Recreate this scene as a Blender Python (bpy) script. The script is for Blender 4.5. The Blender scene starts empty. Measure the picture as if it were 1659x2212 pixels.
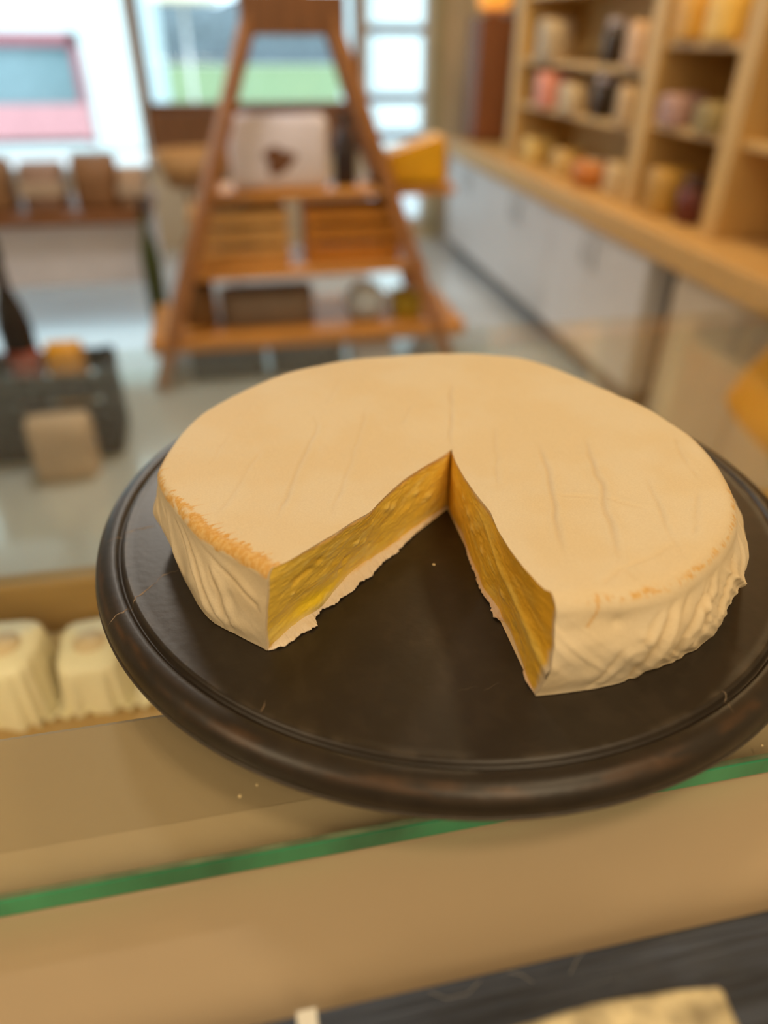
import bpy, bmesh, math, random
import numpy as np
from mathutils import Vector, Matrix
R = math.radians
S = bpy.context.scene
COL = S.collection
random.seed(4)

# ------------------------------------------------------------------ camera
cd = bpy.data.cameras.new('camera'); cam = bpy.data.objects.new('camera', cd); COL.objects.link(cam)
cam.location = (0, 0, 1.308)
cam.rotation_euler = (Matrix.Rotation(R(-11.6), 3, 'Z') @ Matrix.Rotation(R(56.0), 3, 'X') @ Matrix.Rotation(R(0.3), 3, 'Z')).to_euler()
cd.sensor_fit = 'VERTICAL'; cd.sensor_height = 36.0; cd.lens = 1533 / 2212 * 36.0
cd.clip_start = 0.01
cd.dof.use_dof = True; cd.dof.focus_distance = 0.335; cd.dof.aperture_fstop = 2.7
S.camera = cam
# ------------------------------------------------------------------ world, sun, lamps, fill lights, exposure
w = bpy.data.worlds.new('sky'); S.world = w; w.use_nodes = True
bg = w.node_tree.nodes['Background']; bg.inputs[0].default_value = (0.66, 0.84, 1.0, 1); bg.inputs[1].default_value = 3.5
def light(name, kind, loc, rot, energy, color, size=.5, sy=None):
    l = bpy.data.lights.new(name, kind); l.energy = energy; l.color = color
    if kind == 'AREA':
        l.size = size
        if sy: l.shape = 'RECTANGLE'; l.size_y = sy
        else: l.shape = 'DISK'
    o = bpy.data.objects.new(name, l); COL.objects.link(o); o.location = loc; o.rotation_euler = rot
    return o
sun = light('sun', 'SUN', (0, -3, 9), (R(38), 0, R(-18)), 2.6, (1, .95, .88)); sun.data.angle = R(3)
WARM = (1.0, .76, .47)
light('counter_lamp_and_fill', 'AREA', (.60, -.25, 2.62), (0, 0, 0), 6.3, WARM, .42)
light('counter_lamp_and_fill', 'AREA', (-1.35, -.45, 2.2), (R(25), R(-48), 0), 10.5, (1, .77, .49), .7)  # unseen fill light, added at front left to brighten the right cut face
light('counter_lamp_and_fill', 'AREA', (.35, -1.25, 2.3), (R(50), 0, 0), 17, (1, .77, .49), 1.0)  # unseen fill light, added behind the camera to brighten the cheese's front
light('shop_lamp', 'AREA', (1.25, 2.0, 2.62), (0, R(-18), 0), 15, (1, .72, .36), .4)
light('shop_lamp', 'AREA', (1.25, 3.6, 2.62), (0, R(-18), 0), 15, (1, .72, .36), .4)
light('shop_lamp', 'AREA', (-.4, 2.9, 2.62), (0, 0, 0), 26, (1, .90, .78), .4)
light('case_lamp', 'AREA', (-.3, .262, 1.025), (R(38), 0, 0), 1.5, (1, .86, .58), 1.2, .02)
S.view_settings.view_transform = 'Standard'; S.view_settings.look = 'None'
S.view_settings.gamma = 1; S.view_settings.use_curve_mapping = False
S.view_settings.exposure = 0.0
S.cycles.max_bounces = 8; S.cycles.transparent_max_bounces = 16
S.cycles.caustics_reflective = False; S.cycles.caustics_refractive = False
S.cycles.use_denoising = True

# ------------------------------------------------------------------ materials
MC = {}
def mat(name, col, rough=.5, var=.12, scale=12, bump=0.0, bscale=60, metal=0, stretch=(1, 1, 1), spec=.5, emit=0, sss=0):
    if name in MC: return MC[name]
    m = bpy.data.materials.new(name); m.use_nodes = True; nt = m.node_tree; b = nt.nodes['Principled BSDF']
    MC[name] = m
    tc = nt.nodes.new('ShaderNodeTexCoord'); mp = nt.nodes.new('ShaderNodeMapping'); mp.inputs['Scale'].default_value = stretch
    nt.links.new(tc.outputs['Object'], mp.inputs[0])
    n = nt.nodes.new('ShaderNodeTexNoise'); n.inputs['Scale'].default_value = scale; n.inputs['Detail'].default_value = 5
    nt.links.new(mp.outputs[0], n.inputs['Vector'])
    r = nt.nodes.new('ShaderNodeValToRGB')
    r.color_ramp.elements[0].position = .3; r.color_ramp.elements[1].position = .7
    r.color_ramp.elements[0].color = [max(0, c * (1 - var)) for c in col] + [1]
    r.color_ramp.elements[1].color = [min(1, c * (1 + var)) for c in col] + [1]
    nt.links.new(n.outputs['Fac'], r.inputs[0]); nt.links.new(r.outputs[0], b.inputs['Base Color'])
    b.inputs['Roughness'].default_value = rough; b.inputs['Metallic'].default_value = metal
    b.inputs['Specular IOR Level'].default_value = spec
    if bump:
        n2 = nt.nodes.new('ShaderNodeTexNoise'); n2.inputs['Scale'].default_value = bscale; n2.inputs['Detail'].default_value = 4
        nt.links.new(mp.outputs[0], n2.inputs['Vector'])
        bp = nt.nodes.new('ShaderNodeBump'); bp.inputs['Strength'].default_value = bump; bp.inputs['Distance'].default_value = .002
        nt.links.new(n2.outputs['Fac'], bp.inputs['Height']); nt.links.new(bp.outputs[0], b.inputs['Normal'])
    if emit:
        b.inputs['Emission Color'].default_value = (*col, 1); b.inputs['Emission Strength'].default_value = emit
    return m
def vcol_mat(name, rough, bump=.2, bscale=900, sss=.0, spec=.4, sub=(.01, .006, .003)):
    m = bpy.data.materials.new(name); m.use_nodes = True; nt = m.node_tree; b = nt.nodes['Principled BSDF']
    a = nt.nodes.new('ShaderNodeAttribute'); a.attribute_name = 'Col'
    tc = nt.nodes.new('ShaderNodeTexCoord')
    n = nt.nodes.new('ShaderNodeTexNoise'); n.inputs['Scale'].default_value = bscale; n.inputs['Detail'].default_value = 5
    nt.links.new(tc.outputs['Object'], n.inputs['Vector'])
    mx = nt.nodes.new('ShaderNodeMix'); mx.data_type = 'RGBA'; mx.blend_type = 'MULTIPLY'; mx.inputs[0].default_value = 1
    r = nt.nodes.new('ShaderNodeValToRGB'); r.color_ramp.elements[0].position = .35; r.color_ramp.elements[1].position = .65
    r.color_ramp.elements[0].color = (.95, .94, .92, 1); r.color_ramp.elements[1].color = (1, 1, 1, 1)
    nt.links.new(n.outputs['Fac'], r.inputs[0])
    nt.links.new(a.outputs['Color'], mx.inputs[6]); nt.links.new(r.outputs[0], mx.inputs[7])
    nt.links.new(mx.outputs[2], b.inputs['Base Color'])
    b.inputs['Roughness'].default_value = rough; b.inputs['Specular IOR Level'].default_value = spec
    if sss:
        b.inputs['Subsurface Weight'].default_value = sss; b.inputs['Subsurface Radius'].default_value = sub; b.inputs['Subsurface Scale'].default_value = 1
    bp = nt.nodes.new('ShaderNodeBump'); bp.inputs['Strength'].default_value = bump; bp.inputs['Distance'].default_value = .0004
    nt.links.new(n.outputs['Fac'], bp.inputs['Height']); nt.links.new(bp.outputs[0], b.inputs['Normal'])
    return m
def glass_mat(name, tint, ior=1.45):
    m = bpy.data.materials.new(name); m.use_nodes = True; nt = m.node_tree; nt.nodes.clear()
    o = nt.nodes.new('ShaderNodeOutputMaterial'); mx = nt.nodes.new('ShaderNodeMixShader'); lw = nt.nodes.new('ShaderNodeLayerWeight'); lw.inputs[0].default_value = .5
    pw = nt.nodes.new('ShaderNodeMath'); pw.operation = 'POWER'; pw.inputs[1].default_value = 5; nt.links.new(lw.outputs['Facing'], pw.inputs[0])
    f = nt.nodes.new('ShaderNodeMath'); f.operation = 'MULTIPLY_ADD'; f.inputs[1].default_value = .9; f.inputs[2].default_value = .035; nt.links.new(pw.outputs[0], f.inputs[0])
    t = nt.nodes.new('ShaderNodeBsdfTransparent'); t.inputs[0].default_value = (*tint, 1)
    g = nt.nodes.new('ShaderNodeBsdfGlossy'); g.inputs['Roughness'].default_value = .03
    nt.links.new(f.outputs[0], mx.inputs[0]); nt.links.new(t.outputs[0], mx.inputs[1]); nt.links.new(g.outputs[0], mx.inputs[2])
    nt.links.new(mx.outputs[0], o.inputs[0]); return m

# ------------------------------------------------------------------ building helpers
def tag(o, label=None, cat=None, group=None, kind=None):
    if label: o['label'] = label
    if cat: o['category'] = cat
    if group: o['group'] = group
    if kind: o['kind'] = kind
    return o
def link(name, me, m, parent=None, loc=None, smooth=False):
    o = bpy.data.objects.new(name, me); COL.objects.link(o)
    if m: me.materials.append(m)
    if parent: o.parent = parent
    if loc: o.location = loc
    if smooth: me.polygons.foreach_set('use_smooth', [True] * len(me.polygons))
    return o
def empty(name, loc, rz=0):
    o = bpy.data.objects.new(name, None); COL.objects.link(o); o.location = loc; o.rotation_euler.z = rz; return o
def bm_obj(name, bm, m, parent=None, loc=None, smooth=False):
    bmesh.ops.recalc_face_normals(bm, faces=bm.faces)
    me = bpy.data.meshes.new(name); bm.to_mesh(me); bm.free(); return link(name, me, m, parent, loc, smooth)
def add_box(bm, lo, hi, bev=0, rot=None):
    c = [(a + b) / 2 for a, b in zip(lo, hi)]; s = [abs(b - a) for a, b in zip(lo, hi)]
    t = bmesh.new(); bmesh.ops.create_cube(t, size=1); bmesh.ops.scale(t, vec=s, verts=t.verts)
    if bev: bmesh.ops.bevel(t, geom=t.edges[:], offset=min(bev, min(s) * .45), segments=2, affect='EDGES', profile=.5)
    M = Matrix.Translation(c)
    if rot: M = M @ rot.to_4x4()
    bmesh.ops.transform(t, matrix=M, verts=t.verts)
    me = bpy.data.meshes.new('t'); t.to_mesh(me); t.free(); bm.from_mesh(me); bpy.data.meshes.remove(me)
def box(name, lo, hi, m, parent=None, bev=.004):
    bm = bmesh.new(); add_box(bm, lo, hi, bev); return bm_obj(name, bm, m, parent)
def lathe_mesh(name, prof, seg=48):
    p = np.array(prof, float); n = len(p); a = np.linspace(0, 2 * np.pi, seg, endpoint=False)
    V = np.stack([np.outer(np.cos(a), p[:, 0]), np.outer(np.sin(a), p[:, 0]), np.tile(p[:, 1], (seg, 1))], -1).reshape(-1, 3)
    F = []
    for i in range(seg):
        j = (i + 1) % seg
        for k in range(n - 1): F.append((i * n + k, i * n + k + 1, j * n + k + 1, j * n + k))
    me = bpy.data.meshes.new(name); me.from_pydata(V.tolist(), [], F)
    bm = bmesh.new(); bm.from_mesh(me); bmesh.ops.remove_doubles(bm, verts=bm.verts, dist=1e-6)
    bmesh.ops.recalc_face_normals(bm, faces=bm.faces); bm.to_mesh(me); bm.free(); return me
def lathe(name, prof, m, parent=None, loc=None, seg=48):
    return link(name, lathe_mesh(name, prof, seg), m, parent, loc, True)
def beam(bm, a, b, wx, wy):      # square bar from a to b
    a, b = Vector(a), Vector(b); d = b - a
    q = d.to_track_quat('Z', 'Y'); M = Matrix.Translation((a + b) / 2) @ q.to_matrix().to_4x4()
    t = bmesh.new(); bmesh.ops.create_cube(t, size=1); bmesh.ops.scale(t, vec=(wx, wy, d.length), verts=t.verts)
    bmesh.ops.bevel(t, geom=t.edges[:], offset=min(wx, wy) * .12, segments=1, affect='EDGES')
    bmesh.ops.transform(t, matrix=M, verts=t.verts)
    me = bpy.data.meshes.new('t'); t.to_mesh(me); t.free(); bm.from_mesh(me); bpy.data.meshes.remove(me)
def tube(name, pts, r, m, parent=None, seg=8):
    p = np.array(pts, float); T = np.gradient(p, axis=0); T /= np.linalg.norm(T, axis=1)[:, None]; ref = np.array([.31, .52, .79])
    u = np.cross(T, ref); u /= np.linalg.norm(u, axis=1)[:, None]; w_ = np.cross(T, u); a = np.linspace(0, 2 * np.pi, seg, endpoint=False)
    V = (p[:, None] + r * (np.cos(a)[None, :, None] * u[:, None] + np.sin(a)[None, :, None] * w_[:, None])); n = len(p)
    F = [(i * seg + k, i * seg + (k + 1) % seg, (i + 1) * seg + (k + 1) % seg, (i + 1) * seg + k) for i in range(n - 1) for k in range(seg)]
    F += [tuple(range(seg))[::-1], tuple((n - 1) * seg + k for k in range(seg))]
    me = bpy.data.meshes.new(name); me.from_pydata(V.reshape(-1, 3).tolist(), [], F); return link(name, me, m, parent, None, True)
def grid_mesh(name, P, col=None, close=False):   # P: (nu,nv,3)
    nu, nv = P.shape[:2]; V = P.reshape(-1, 3)
    i, j = np.meshgrid(np.arange(nu if close else nu - 1), np.arange(nv - 1), indexing='ij'); i2 = (i + 1) % nu
    F = np.stack([i * nv + j, i2 * nv + j, i2 * nv + j + 1, i * nv + j + 1], -1).reshape(-1, 4)
    me = bpy.data.meshes.new(name); me.vertices.add(len(V)); me.vertices.foreach_set('co', V.astype(np.float32).ravel())
    me.loops.add(F.size); me.loops.foreach_set('vertex_index', F.astype(np.int32).ravel())
    me.polygons.add(len(F)); me.polygons.foreach_set('loop_start', np.arange(0, F.size, 4, dtype=np.int32))
    me.polygons.foreach_set('use_smooth', np.ones(len(F), bool)); me.update(calc_edges=True); me.validate()
    if col is not None:
        a = me.color_attributes.new('Col', 'FLOAT_COLOR', 'POINT'); c = np.ones((len(V), 4), np.float32); c[:, :3] = col.reshape(-1, 3)
        a.data.foreach_set('color', c.ravel())
    return me
def vn(p, seed=0):               # value noise in 3D, p (...,3) -> 0..1
    p = np.asarray(p, float); i = np.floor(p).astype(np.int64); f = p - i; f = f * f * (3 - 2 * f); out = 0
    for dx in (0, 1):
        for dy in (0, 1):
            for dz in (0, 1):
                h = (i[..., 0] + dx) * 374761393 + (i[..., 1] + dy) * 668265263 + (i[..., 2] + dz) * 1440662683 + seed * 974711
                h = (h ^ (h >> 13)) * 1274126177 & 0x7fffffff; h = (h ^ (h >> 16)) & 0xffff
                wt = (f[..., 0] if dx else 1 - f[..., 0]) * (f[..., 1] if dy else 1 - f[..., 1]) * (f[..., 2] if dz else 1 - f[..., 2])
                out = out + wt * h / 65535.
    return out
def fbm(p, octv=4, seed=0):
    s = 0; a = .5; p = np.asarray(p, float)
    for k in range(octv): s = s + a * vn(p * 2 ** k, seed + k); a *= .5
    return s / (1 - .5 ** octv)
def st3(a, b, c=0): return np.stack(np.broadcast_arrays(np.asarray(a, float), b, c), -1)
def sstep(a, b, x): t = np.clip((x - a) / (b - a), 0, 1); return t * t * (3 - 2 * t)

# ------------------------------------------------------------------ the room
FL = 5.6
M_wall = mat('cream_plaster', (.62, .52, .38), .8, .05, 4)
M_floor = mat('grey_floor', (.58, .62, .66), .2, .06, 3, .03, 40, spec=1.0)
M_wood = mat('warm_pine', (.60, .36, .13), .5, .14, 6, .1, 30, stretch=(1, 8, 8))
M_shelfwood = mat('pale_shelf_wood', (.62, .40, .15), .5, .12, 6, .1, 30, stretch=(8, 8, 1))
M_orange = mat('orange_brown_wood', (.58, .26, .05), .5, .2, 6, .1, 30, stretch=(1, 8, 8))
M_brown = mat('brown_wood', (.22, .09, .03), .5, .2, 8, .1, 30, stretch=(8, 8, 1))
M_dark = mat('near_black', (.014, .010, .009), .6, .2, spec=.25)
M_white = mat('white_paint', (.74, .74, .74), .5, .04)
M_greyw = mat('grey_white_laminate', (.70, .68, .68), .45, .04)
fb_ = M_floor.node_tree.nodes['Principled BSDF']; fb_.inputs['Coat Weight'].default_value = .9; fb_.inputs['Coat Roughness'].default_value = .12; fb_.inputs['Coat IOR'].default_value = 1.7
def struct(o): o['kind'] = 'structure'; return o
struct(box('floor', (-3.2, -2.2, -.1), (2.0, 5.7, 0), M_floor, bev=0))
struct(box('ceiling', (-3.2, -2.2, 2.75), (2.1, 5.7, 2.85), M_wall, bev=0))
struct(box('wall_right', (1.95, -2.2, 0), (2.05, 5.7, 2.75), M_wall, bev=0))
struct(box('wall_left', (-3.2, -2.2, 0), (-3.1, 5.7, 2.75), M_wall, bev=0))
struct(box('wall_front', (-3.1, -2.2, 0), (1.95, -2.1, 2.75), M_wall, bev=0))
bm = bmesh.new()
add_box(bm, (-3.1, FL, 0), (-.48, FL + .12, .5)); add_box(bm, (-.48, FL, 0), (.98, FL + .12, .62)); add_box(bm, (.98, FL, 0), (1.5, FL + .12, .1))
add_box(bm, (1.53, FL, 0), (1.95, FL + .12, 2.75)); add_box(bm, (-3.1, FL, 2.45), (1.53, FL + .12, 2.75))
struct(bm_obj('wall_back', bm, M_wall))
struct(box('trim_1', (-.48, FL - .06, .62), (.98, FL + .12, .87), M_brown))
M_pane = glass_mat('window_glass', (.97, 1, .98))
M_postw = mat('olive_post', (.42, .38, .24), .5); M_bar = mat('pale_blue_bar', (.36, .44, .66), .4)
def window(n, x0, x1, z0, z1, mf, bars=()):
    t = empty('window_%d' % n, (0, 0, 0)); struct(t)
    box('pane', (x0 + .03, FL + .05, z0 + .03), (x1 - .03, FL + .056, z1 - .03), M_pane, t, 0)
    for a in ((x0, x0 + .045, z0, z1), (x1 - .045, x1, z0, z1), (x0, x1, z0, z0 + .045), (x0, x1, z1 - .045, z1)):
        box('frame', (a[0], FL, a[2]), (a[1], FL + .1, a[3]), mf, t)
    for z in bars: box('glazing_bar', (x0, FL + .01, z - .03), (x1, FL + .09, z + .03), M_bar, t)
window(1, -3.1, -.48, .5, 2.45, M_white)
window(2, -.48, .98, .87, 2.45, M_brown)
window(3, .98, 1.46, .1, 2.45, M_white, (.93, 1.33, .70))
struct(box('trim_2', (1.46, FL - .05, 0), (1.53, FL + .12, 2.75), M_postw))

# ------------------------------------------------------------------ outside
struct(box('ground', (-40, 5.72, -.12), (40, 60, -.02), mat('pale_paving', (.55, .55, .55), .8, .1, 1), bev=0))
lawn = struct(box('lawn', (-30, 15.5, -.02), (30, 40, .03), mat('lawn_green', (.13, .19, .075), .9, .2, 2), bev=0))
h = empty('house', (-2.6, 11, 0)); tag(h, 'white rendered house across the street with a red-framed window', 'house')
M_rend = mat('white_render', (.60, .68, .69), .8, .04, 2)
bm = bmesh.new()
add_box(bm, (-6, 0, 0), (1.72, 5, .10)); add_box(bm, (-6, 0, 1.30), (1.72, 5, 4)); add_box(bm, (.98, 0, .1), (1.72, 5, 1.3)); add_box(bm, (-6, 0, .1), (-.9, 5, 1.3))
bm_obj('wall', bm, M_rend, h)
M_red = mat('dull_red_frame', (.30, .10, .12), .5, .1); M_pink = mat('faded_red_board', (.52, .25, .27), .6, .1)
fr = empty('window', (0, 0, 0)); fr.parent = h
for a in ((-.9, .98, 1.17, 1.30), (.88, .98, .1, 1.3), (-.9, -.8, .1, 1.3)): box('frame', (a[0], -.05, a[2]), (a[1], .1, a[3]), M_red, fr)
box('pane', (-.8, .03, .54), (.88, .06, 1.17), mat('blue_grey_pane', (.16, .25, .28), .15, .1), fr, 0)
box('sill_board', (-.9, -.06, .16), (.98, .1, .54), M_pink, h)
bm = bmesh.new(); add_box(bm, (-6.2, -.3, 4), (2.0, 5.2, 4.15))
bm_obj('roof', bm, mat('grey_roof', (.2, .2, .22)), h)
hd = empty('hedge', (0, 44, 0)); tag(hd, 'dark blue-grey hedge beyond the lawn', 'hedge')
P = st3(*np.meshgrid(np.linspace(-22, 22, 160), np.linspace(0, 1, 30), indexing='ij'))
hh = 2.3 + .5 * vn(st3(P[..., 0] * .5, 0)); ang = P[..., 1] * np.pi
nz = 1 + .18 * (vn(st3(P[..., 0] * 2, P[..., 1] * 9, 3)) - .5)
Q = st3(P[..., 0], -1.2 * np.cos(ang) * nz, hh * np.sin(ang) ** .6 * nz)
link('foliage', grid_mesh('foliage', Q), mat('hedge_leaf', (.10, .13, .15), .9, .4, 4), hd)
g = empty('garage', (2.55, 9.2, 0)); tag(g, 'pale white garage wall outside the glazed door', 'building')
box('wall', (-.75, 0, 0), (1.6, 3, 2.7), M_rend, g); box('roof', (-.85, -.15, 2.7), (1.7, 3.1, 2.82), MC['grey_roof'], g)
ps = empty('parasol', (-.25, 9.0, 0)); tag(ps, 'cream parasol standing out on the street', 'parasol')
lathe('canopy', [(0, 1.80), (.15, 1.76), (.36, 1.58), (.35, 1.55), (.15, 1.73), (0, 1.77)], mat('cream_canvas', (.8, .73, .55), .8), ps, seg=8)
tube('pole', [(0, 0, 0), (0, 0, 1.76)], .02, M_white, ps)

# ------------------------------------------------------------------ cabinets and shelving on the right
M_ply = mat('plinth_grey', (.22, .20, .18), .6)
def cabinet(y0, y1, m, label):
    t = empty('base_cabinet', (1.5, (y0 + y1) / 2, 0)); tag(t, label, 'cabinet', 'base cabinets under the wooden worktop'); L = (y1 - y0) / 2
    box('body', (.02, -L + .003, .09), (.44, L - .003, .635), m, t)
    box('plinth', (.05, -L + .003, 0), (.42, L - .003, .088), M_ply, t)
    for k in (-1, 1):
        a, b = (-L + .006, -.003) if k < 0 else (.003, L - .006)
        d = box('door', (0, a, .10), (.019, b, .63), m, t)
        yy = -.05 if k < 0 else .05
        tube('handle', [(-.001, yy, .48), (-.022, yy, .48), (-.022, yy, .58), (-.001, yy, .58)], .005, mat('steel', (.5, .5, .5), .3, metal=1), d)
M_beige = mat('beige_laminate', (.60, .50, .38), .45, .04)
cabinet(4.25, 5.15, M_greyw, 'pale grey base cabinet at the far end by the shop window')
cabinet(3.35, 4.25, M_greyw, 'pale grey base cabinet second from the shop window')
cabinet(2.44, 3.35, M_greyw, 'pale grey base cabinet just beyond the dark recess')
cabinet(1.35, 2.26, M_beige, 'beige base cabinet on the near side of the dark recess')
cabinet(.45, 1.35, M_beige, 'nearest beige base cabinet with the yellow bag hanging on it')
rc = empty('recess_panel', (1.5, 2.35, 0)); tag(rc, 'dark brown recessed panel between the grey and beige cabinets', 'panel')
box('back_board', (.10, -.085, 0), (.14, .085, .635), mat('dark_recess', (.10, .07, .05), .7), rc); box('foot_rail', (.09, -.085, 0), (.10, .085, .06), M_ply, rc)
wt = box('wooden_worktop', (1.465, .45, .637), (1.948, 5.15, .73), M_wood, bev=.008); tag(wt, 'long honey-coloured wooden worktop along the right wall', 'worktop')
su = empty('wall_shelving', (1.62, 2.6, .732)); tag(su, 'tall pale wood shelving unit standing on the worktop', 'shelving')
for y in (1.0, 2.30, 2.88, 4.32): box('upright', (-.02, y - 2.6 - .045, 0), (.30, y - 2.6 + .045, 1.75), M_shelfwood, su)
box('back_board', (.302, -1.7, 0), (.325, 1.75, 1.75), mat('yellow_back_board', (.62, .38, .12), .6, .12, 5, stretch=(8, 8, 1)), su)
ys = [1.045, 2.255, 2.345, 2.835, 2.925, 4.275]
SHZ = [.27, .46, .69]
for (a, b), zs in (((1.045, 2.255), (.3, .62, 1.0)), ((2.345, 2.835), (.30, .56, .9)), ((2.925, 4.275), (.27, .47, .75))):
    for z in zs: box('shelf', (0, a - 2.6, z - .025), (.30, b - 2.6, z), M_shelfwood, su, .003)
box('top_board', (-.02, -1.65, 1.75), (.325, 1.77, 1.78), M_shelfwood, su)

def jar(x, y, z, r, hgt, mb, ml, label, group='jars on the wall shelving', cat='jar'):
    t = empty('preserve_jar', (x, y, z)); tag(t, label, cat, group)
    lathe('glass_body', [(0, 0), (r * .9, 0), (r, .008), (r, hgt * .72), (r * .78, hgt * .8), (0, hgt * .8)], mb, t, seg=24)
    lathe('lid', [(0, hgt), (r * .8, hgt), (r * .84, hgt - .004), (r * .84, hgt * .8 + .001), (0, hgt * .8 + .001)], ml, t, seg=24)
    return t
def packet(x, y, z, w, d, hgt, m, label, group=None, cat='packet', name='packet', band=None, rz=0):
    t = empty(name, (x, y, z), rz); tag(t, label, cat, group)
    bm = bmesh.new(); N = 9
    prof = [(1, 0), (1.02, .1), (1.0, .5), (.96, .85), (.55, .97), (.12, 1)]
    rings = []
    for wx, zz in prof:
        ring = []
        for k in range(16):
            a = 2 * math.pi * k / 16; c, s_ = math.cos(a), math.sin(a); e = .45
            ring.append(bm.verts.new((math.copysign(abs(c) ** e, c) * w / 2 * (1 if zz < .9 else .96), math.copysign(abs(s_) ** e, s_) * d / 2 * wx, zz * hgt)))
        rings.append(ring)
    for a, b in zip(rings, rings[1:]):
        for k in range(16): bm.faces.new((a[k], a[(k + 1) % 16], b[(k + 1) % 16], b[k]))
    bm.faces.new(rings[0][::-1]); bm.faces.new(rings[-1])
    bm_obj('pouch', bm, m, t, smooth=True)
    if band: box('paper_band', (-w * .515, -d * .53, hgt * .3), (w * .515, d * .53, hgt * .6), band, t, .006)
    return t
M_lilac = mat('lilac_white', (.52, .47, .52), .5); M_choc = mat('dark_preserve', (.035, .018, .006), .35)
z1, z2, z0 = .733 + .27, .733 + .47, .733
jar(1.66, 3.30, z2, .05, .16, M_choc, M_lilac, 'dark jar with a lilac lid on the upper shelf')
jar(1.66, 3.33, z1, .05, .16, M_choc, M_lilac, 'dark jar with a lilac lid on the lower shelf, under the other')
packet(1.66, 3.9, z1, .16, .17, .15, mat('salmon_pink', (.72, .28, .20), .5), 'salmon pink packet on the lower shelf beside the dark jar')
packet(1.66, 3.95, z2, .15, .19, .17, mat('tan_grey', (.46, .36, .24), .6), 'tan grey packet on the upper shelf above the pink one')
packet(1.66, 4.0, z0, .16, .16, .12, mat('straw_yellow', (.70, .48, .14), .5), 'straw yellow packet on the worktop at the far end of the shelving')
t = empty('orange_cheese', (1.66, 3.30, z0)); tag(t, 'small orange cheese wheel lying on the wooden worktop', 'cheese')
lathe('rind', [(0, .10), (.085, .10), (.105, .085), (.11, .05), (.105, .015), (.085, 0), (0, 0)], mat('orange_rind', (.55, .19, .03), .45), t)
lathe('label', [(0, .1018), (.05, .1018), (.05, .1006), (0, .1006)], mat('cream_label', (.75, .62, .4), .6), t)
jar(1.66, 2.50, z0, .055, .15, mat('dark_red_jam', (.13, .025, .015), .3), mat('dark_lid', (.09, .04, .03), .4), 'dark red jam jar on the worktop between the uprights')
packet(1.66, 2.70, z0 + .30, .14, .15, .10, mat('mauve_packet', (.42, .25, .22), .6), 'mauve packet on the middle shelf above the jam jar')
packet(1.66, 2.46, z0 + .30, .14, .15, .09, mat('khaki_packet', (.30, .22, .08), .6), 'khaki packet beside the mauve one on the middle shelf')
packet(1.66, 2.68, z0, .15, .15, .16, mat('golden_packet', (.48, .27, .05), .5), 'golden packet on the worktop behind the jam jar')
packet(1.66, 2.50, z0 + .56, .15, .16, .17, mat('bright_yellow', (.85, .52, .10), .5), 'bright yellow packet on the top visible shelf')
packet(1.66, 2.70, z0 + .56, .15, .15, .15, mat('amber_packet', (.66, .34, .04), .5), 'amber packet beside the bright yellow one')
packet(1.66, 3.05, z0, .13, .15, .13, mat('wheat_packet', (.6, .42, .2), .5), 'wheat-coloured packet on the worktop beside the orange cheese')
packet(1.66, 3.62, z0, .13, .18, .11, mat('ochre_packet', (.62, .38, .1), .5), 'ochre packet on the worktop behind the orange cheese')
packet(1.66, 3.05, z1, .13, .15, .14, mat('caramel_packet', (.52, .33, .14), .5), 'caramel packet on the lower shelf in front of the dark jar')
packet(1.66, 3.05, z2, .13, .15, .15, mat('peach_packet', (.62, .38, .2), .5), 'peach packet on the upper shelf in front of the dark jar')
packet(1.66, 3.62, z1, .13, .2, .12, mat('sand_packet', (.55, .40, .22), .5), 'sand-coloured packet between the pink packet and the dark jar')
# cupboard end
c = empty('tall_cupboard', (1.69, 5.0, .732)); tag(c, 'reddish-brown tall cupboard on the far end of the worktop', 'cupboard')
box('body', (-.115, -.1, 0), (.10, .12, .66), mat('red_brown', (.22, .075, .025), .5), c); box('door', (-.105, -.118, .02), (.095, -.1005, .64), mat('red_brown_door', (.25, .085, .03), .5), c)
c = empty('grey_locker', (1.865, 5.0, .732)); tag(c, 'narrow grey locker beside the reddish-brown cupboard', 'cupboard')
box('body', (-.065, -.1, 0), (.065, .12, .70), mat('locker_grey', (.24, .22, .19), .5), c); box('door', (-.058, -.118, .02), (.058, -.1005, .68), mat('locker_door', (.26, .24, .21), .5), c)
t = empty('table_lamp', (1.69, 5.0, 1.394)); tag(t, 'glowing orange lamp on top of the reddish-brown cupboard', 'lamp')
lathe('base', [(0, 0), (.05, 0), (.05, .01), (.012, .018), (.012, .05), (0, .05)], M_brown, t, seg=20)
lathe('lamp_shade', [(.09, .04), (.105, .08), (.09, .19), (.05, .21), (.048, .205), (.085, .187), (.099, .08), (.086, .045)], mat('orange_shade', (.9, .36, .05), .5, emit=.75), t, seg=24)
# yellow bag
t = empty('hanging_bag', (1.425, 1.36, .33)); tag(t, 'orange-yellow bag hanging against the nearest beige cabinet', 'bag')
N1, N2 = 48, 20; th = np.linspace(0, 2 * np.pi, N1, endpoint=False)[:, None]; v = np.linspace(0, 1, N2)[None]
prof = np.where(v < .2, np.sqrt(np.clip(1 - (1 - v / .2) ** 2, 0, 1)) * .97, 1 - .42 * ((v - .2) / .8) ** 1.2)
ct, sn = np.cos(th), np.sin(th)
Q = st3(.062 * np.sign(ct) * np.abs(ct) ** .8 * prof * (1 - .6 * v), .37 * np.sign(sn) * np.abs(sn) ** .7 * prof * (1 + .05 * vn(st3(th * 3, v * 6))), v * .345)
link('bag_body', grid_mesh('bag_body', Q, close=True), mat('orange_yellow', (.75, .33, .005), .45, .12, 5), t)
tube('strap', [(0, -.1, .335), (.015, -.05, .355), (.032, 0, .36), (.015, .05, .355), (0, .1, .335)], .006, MC['orange_yellow'], t)

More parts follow.
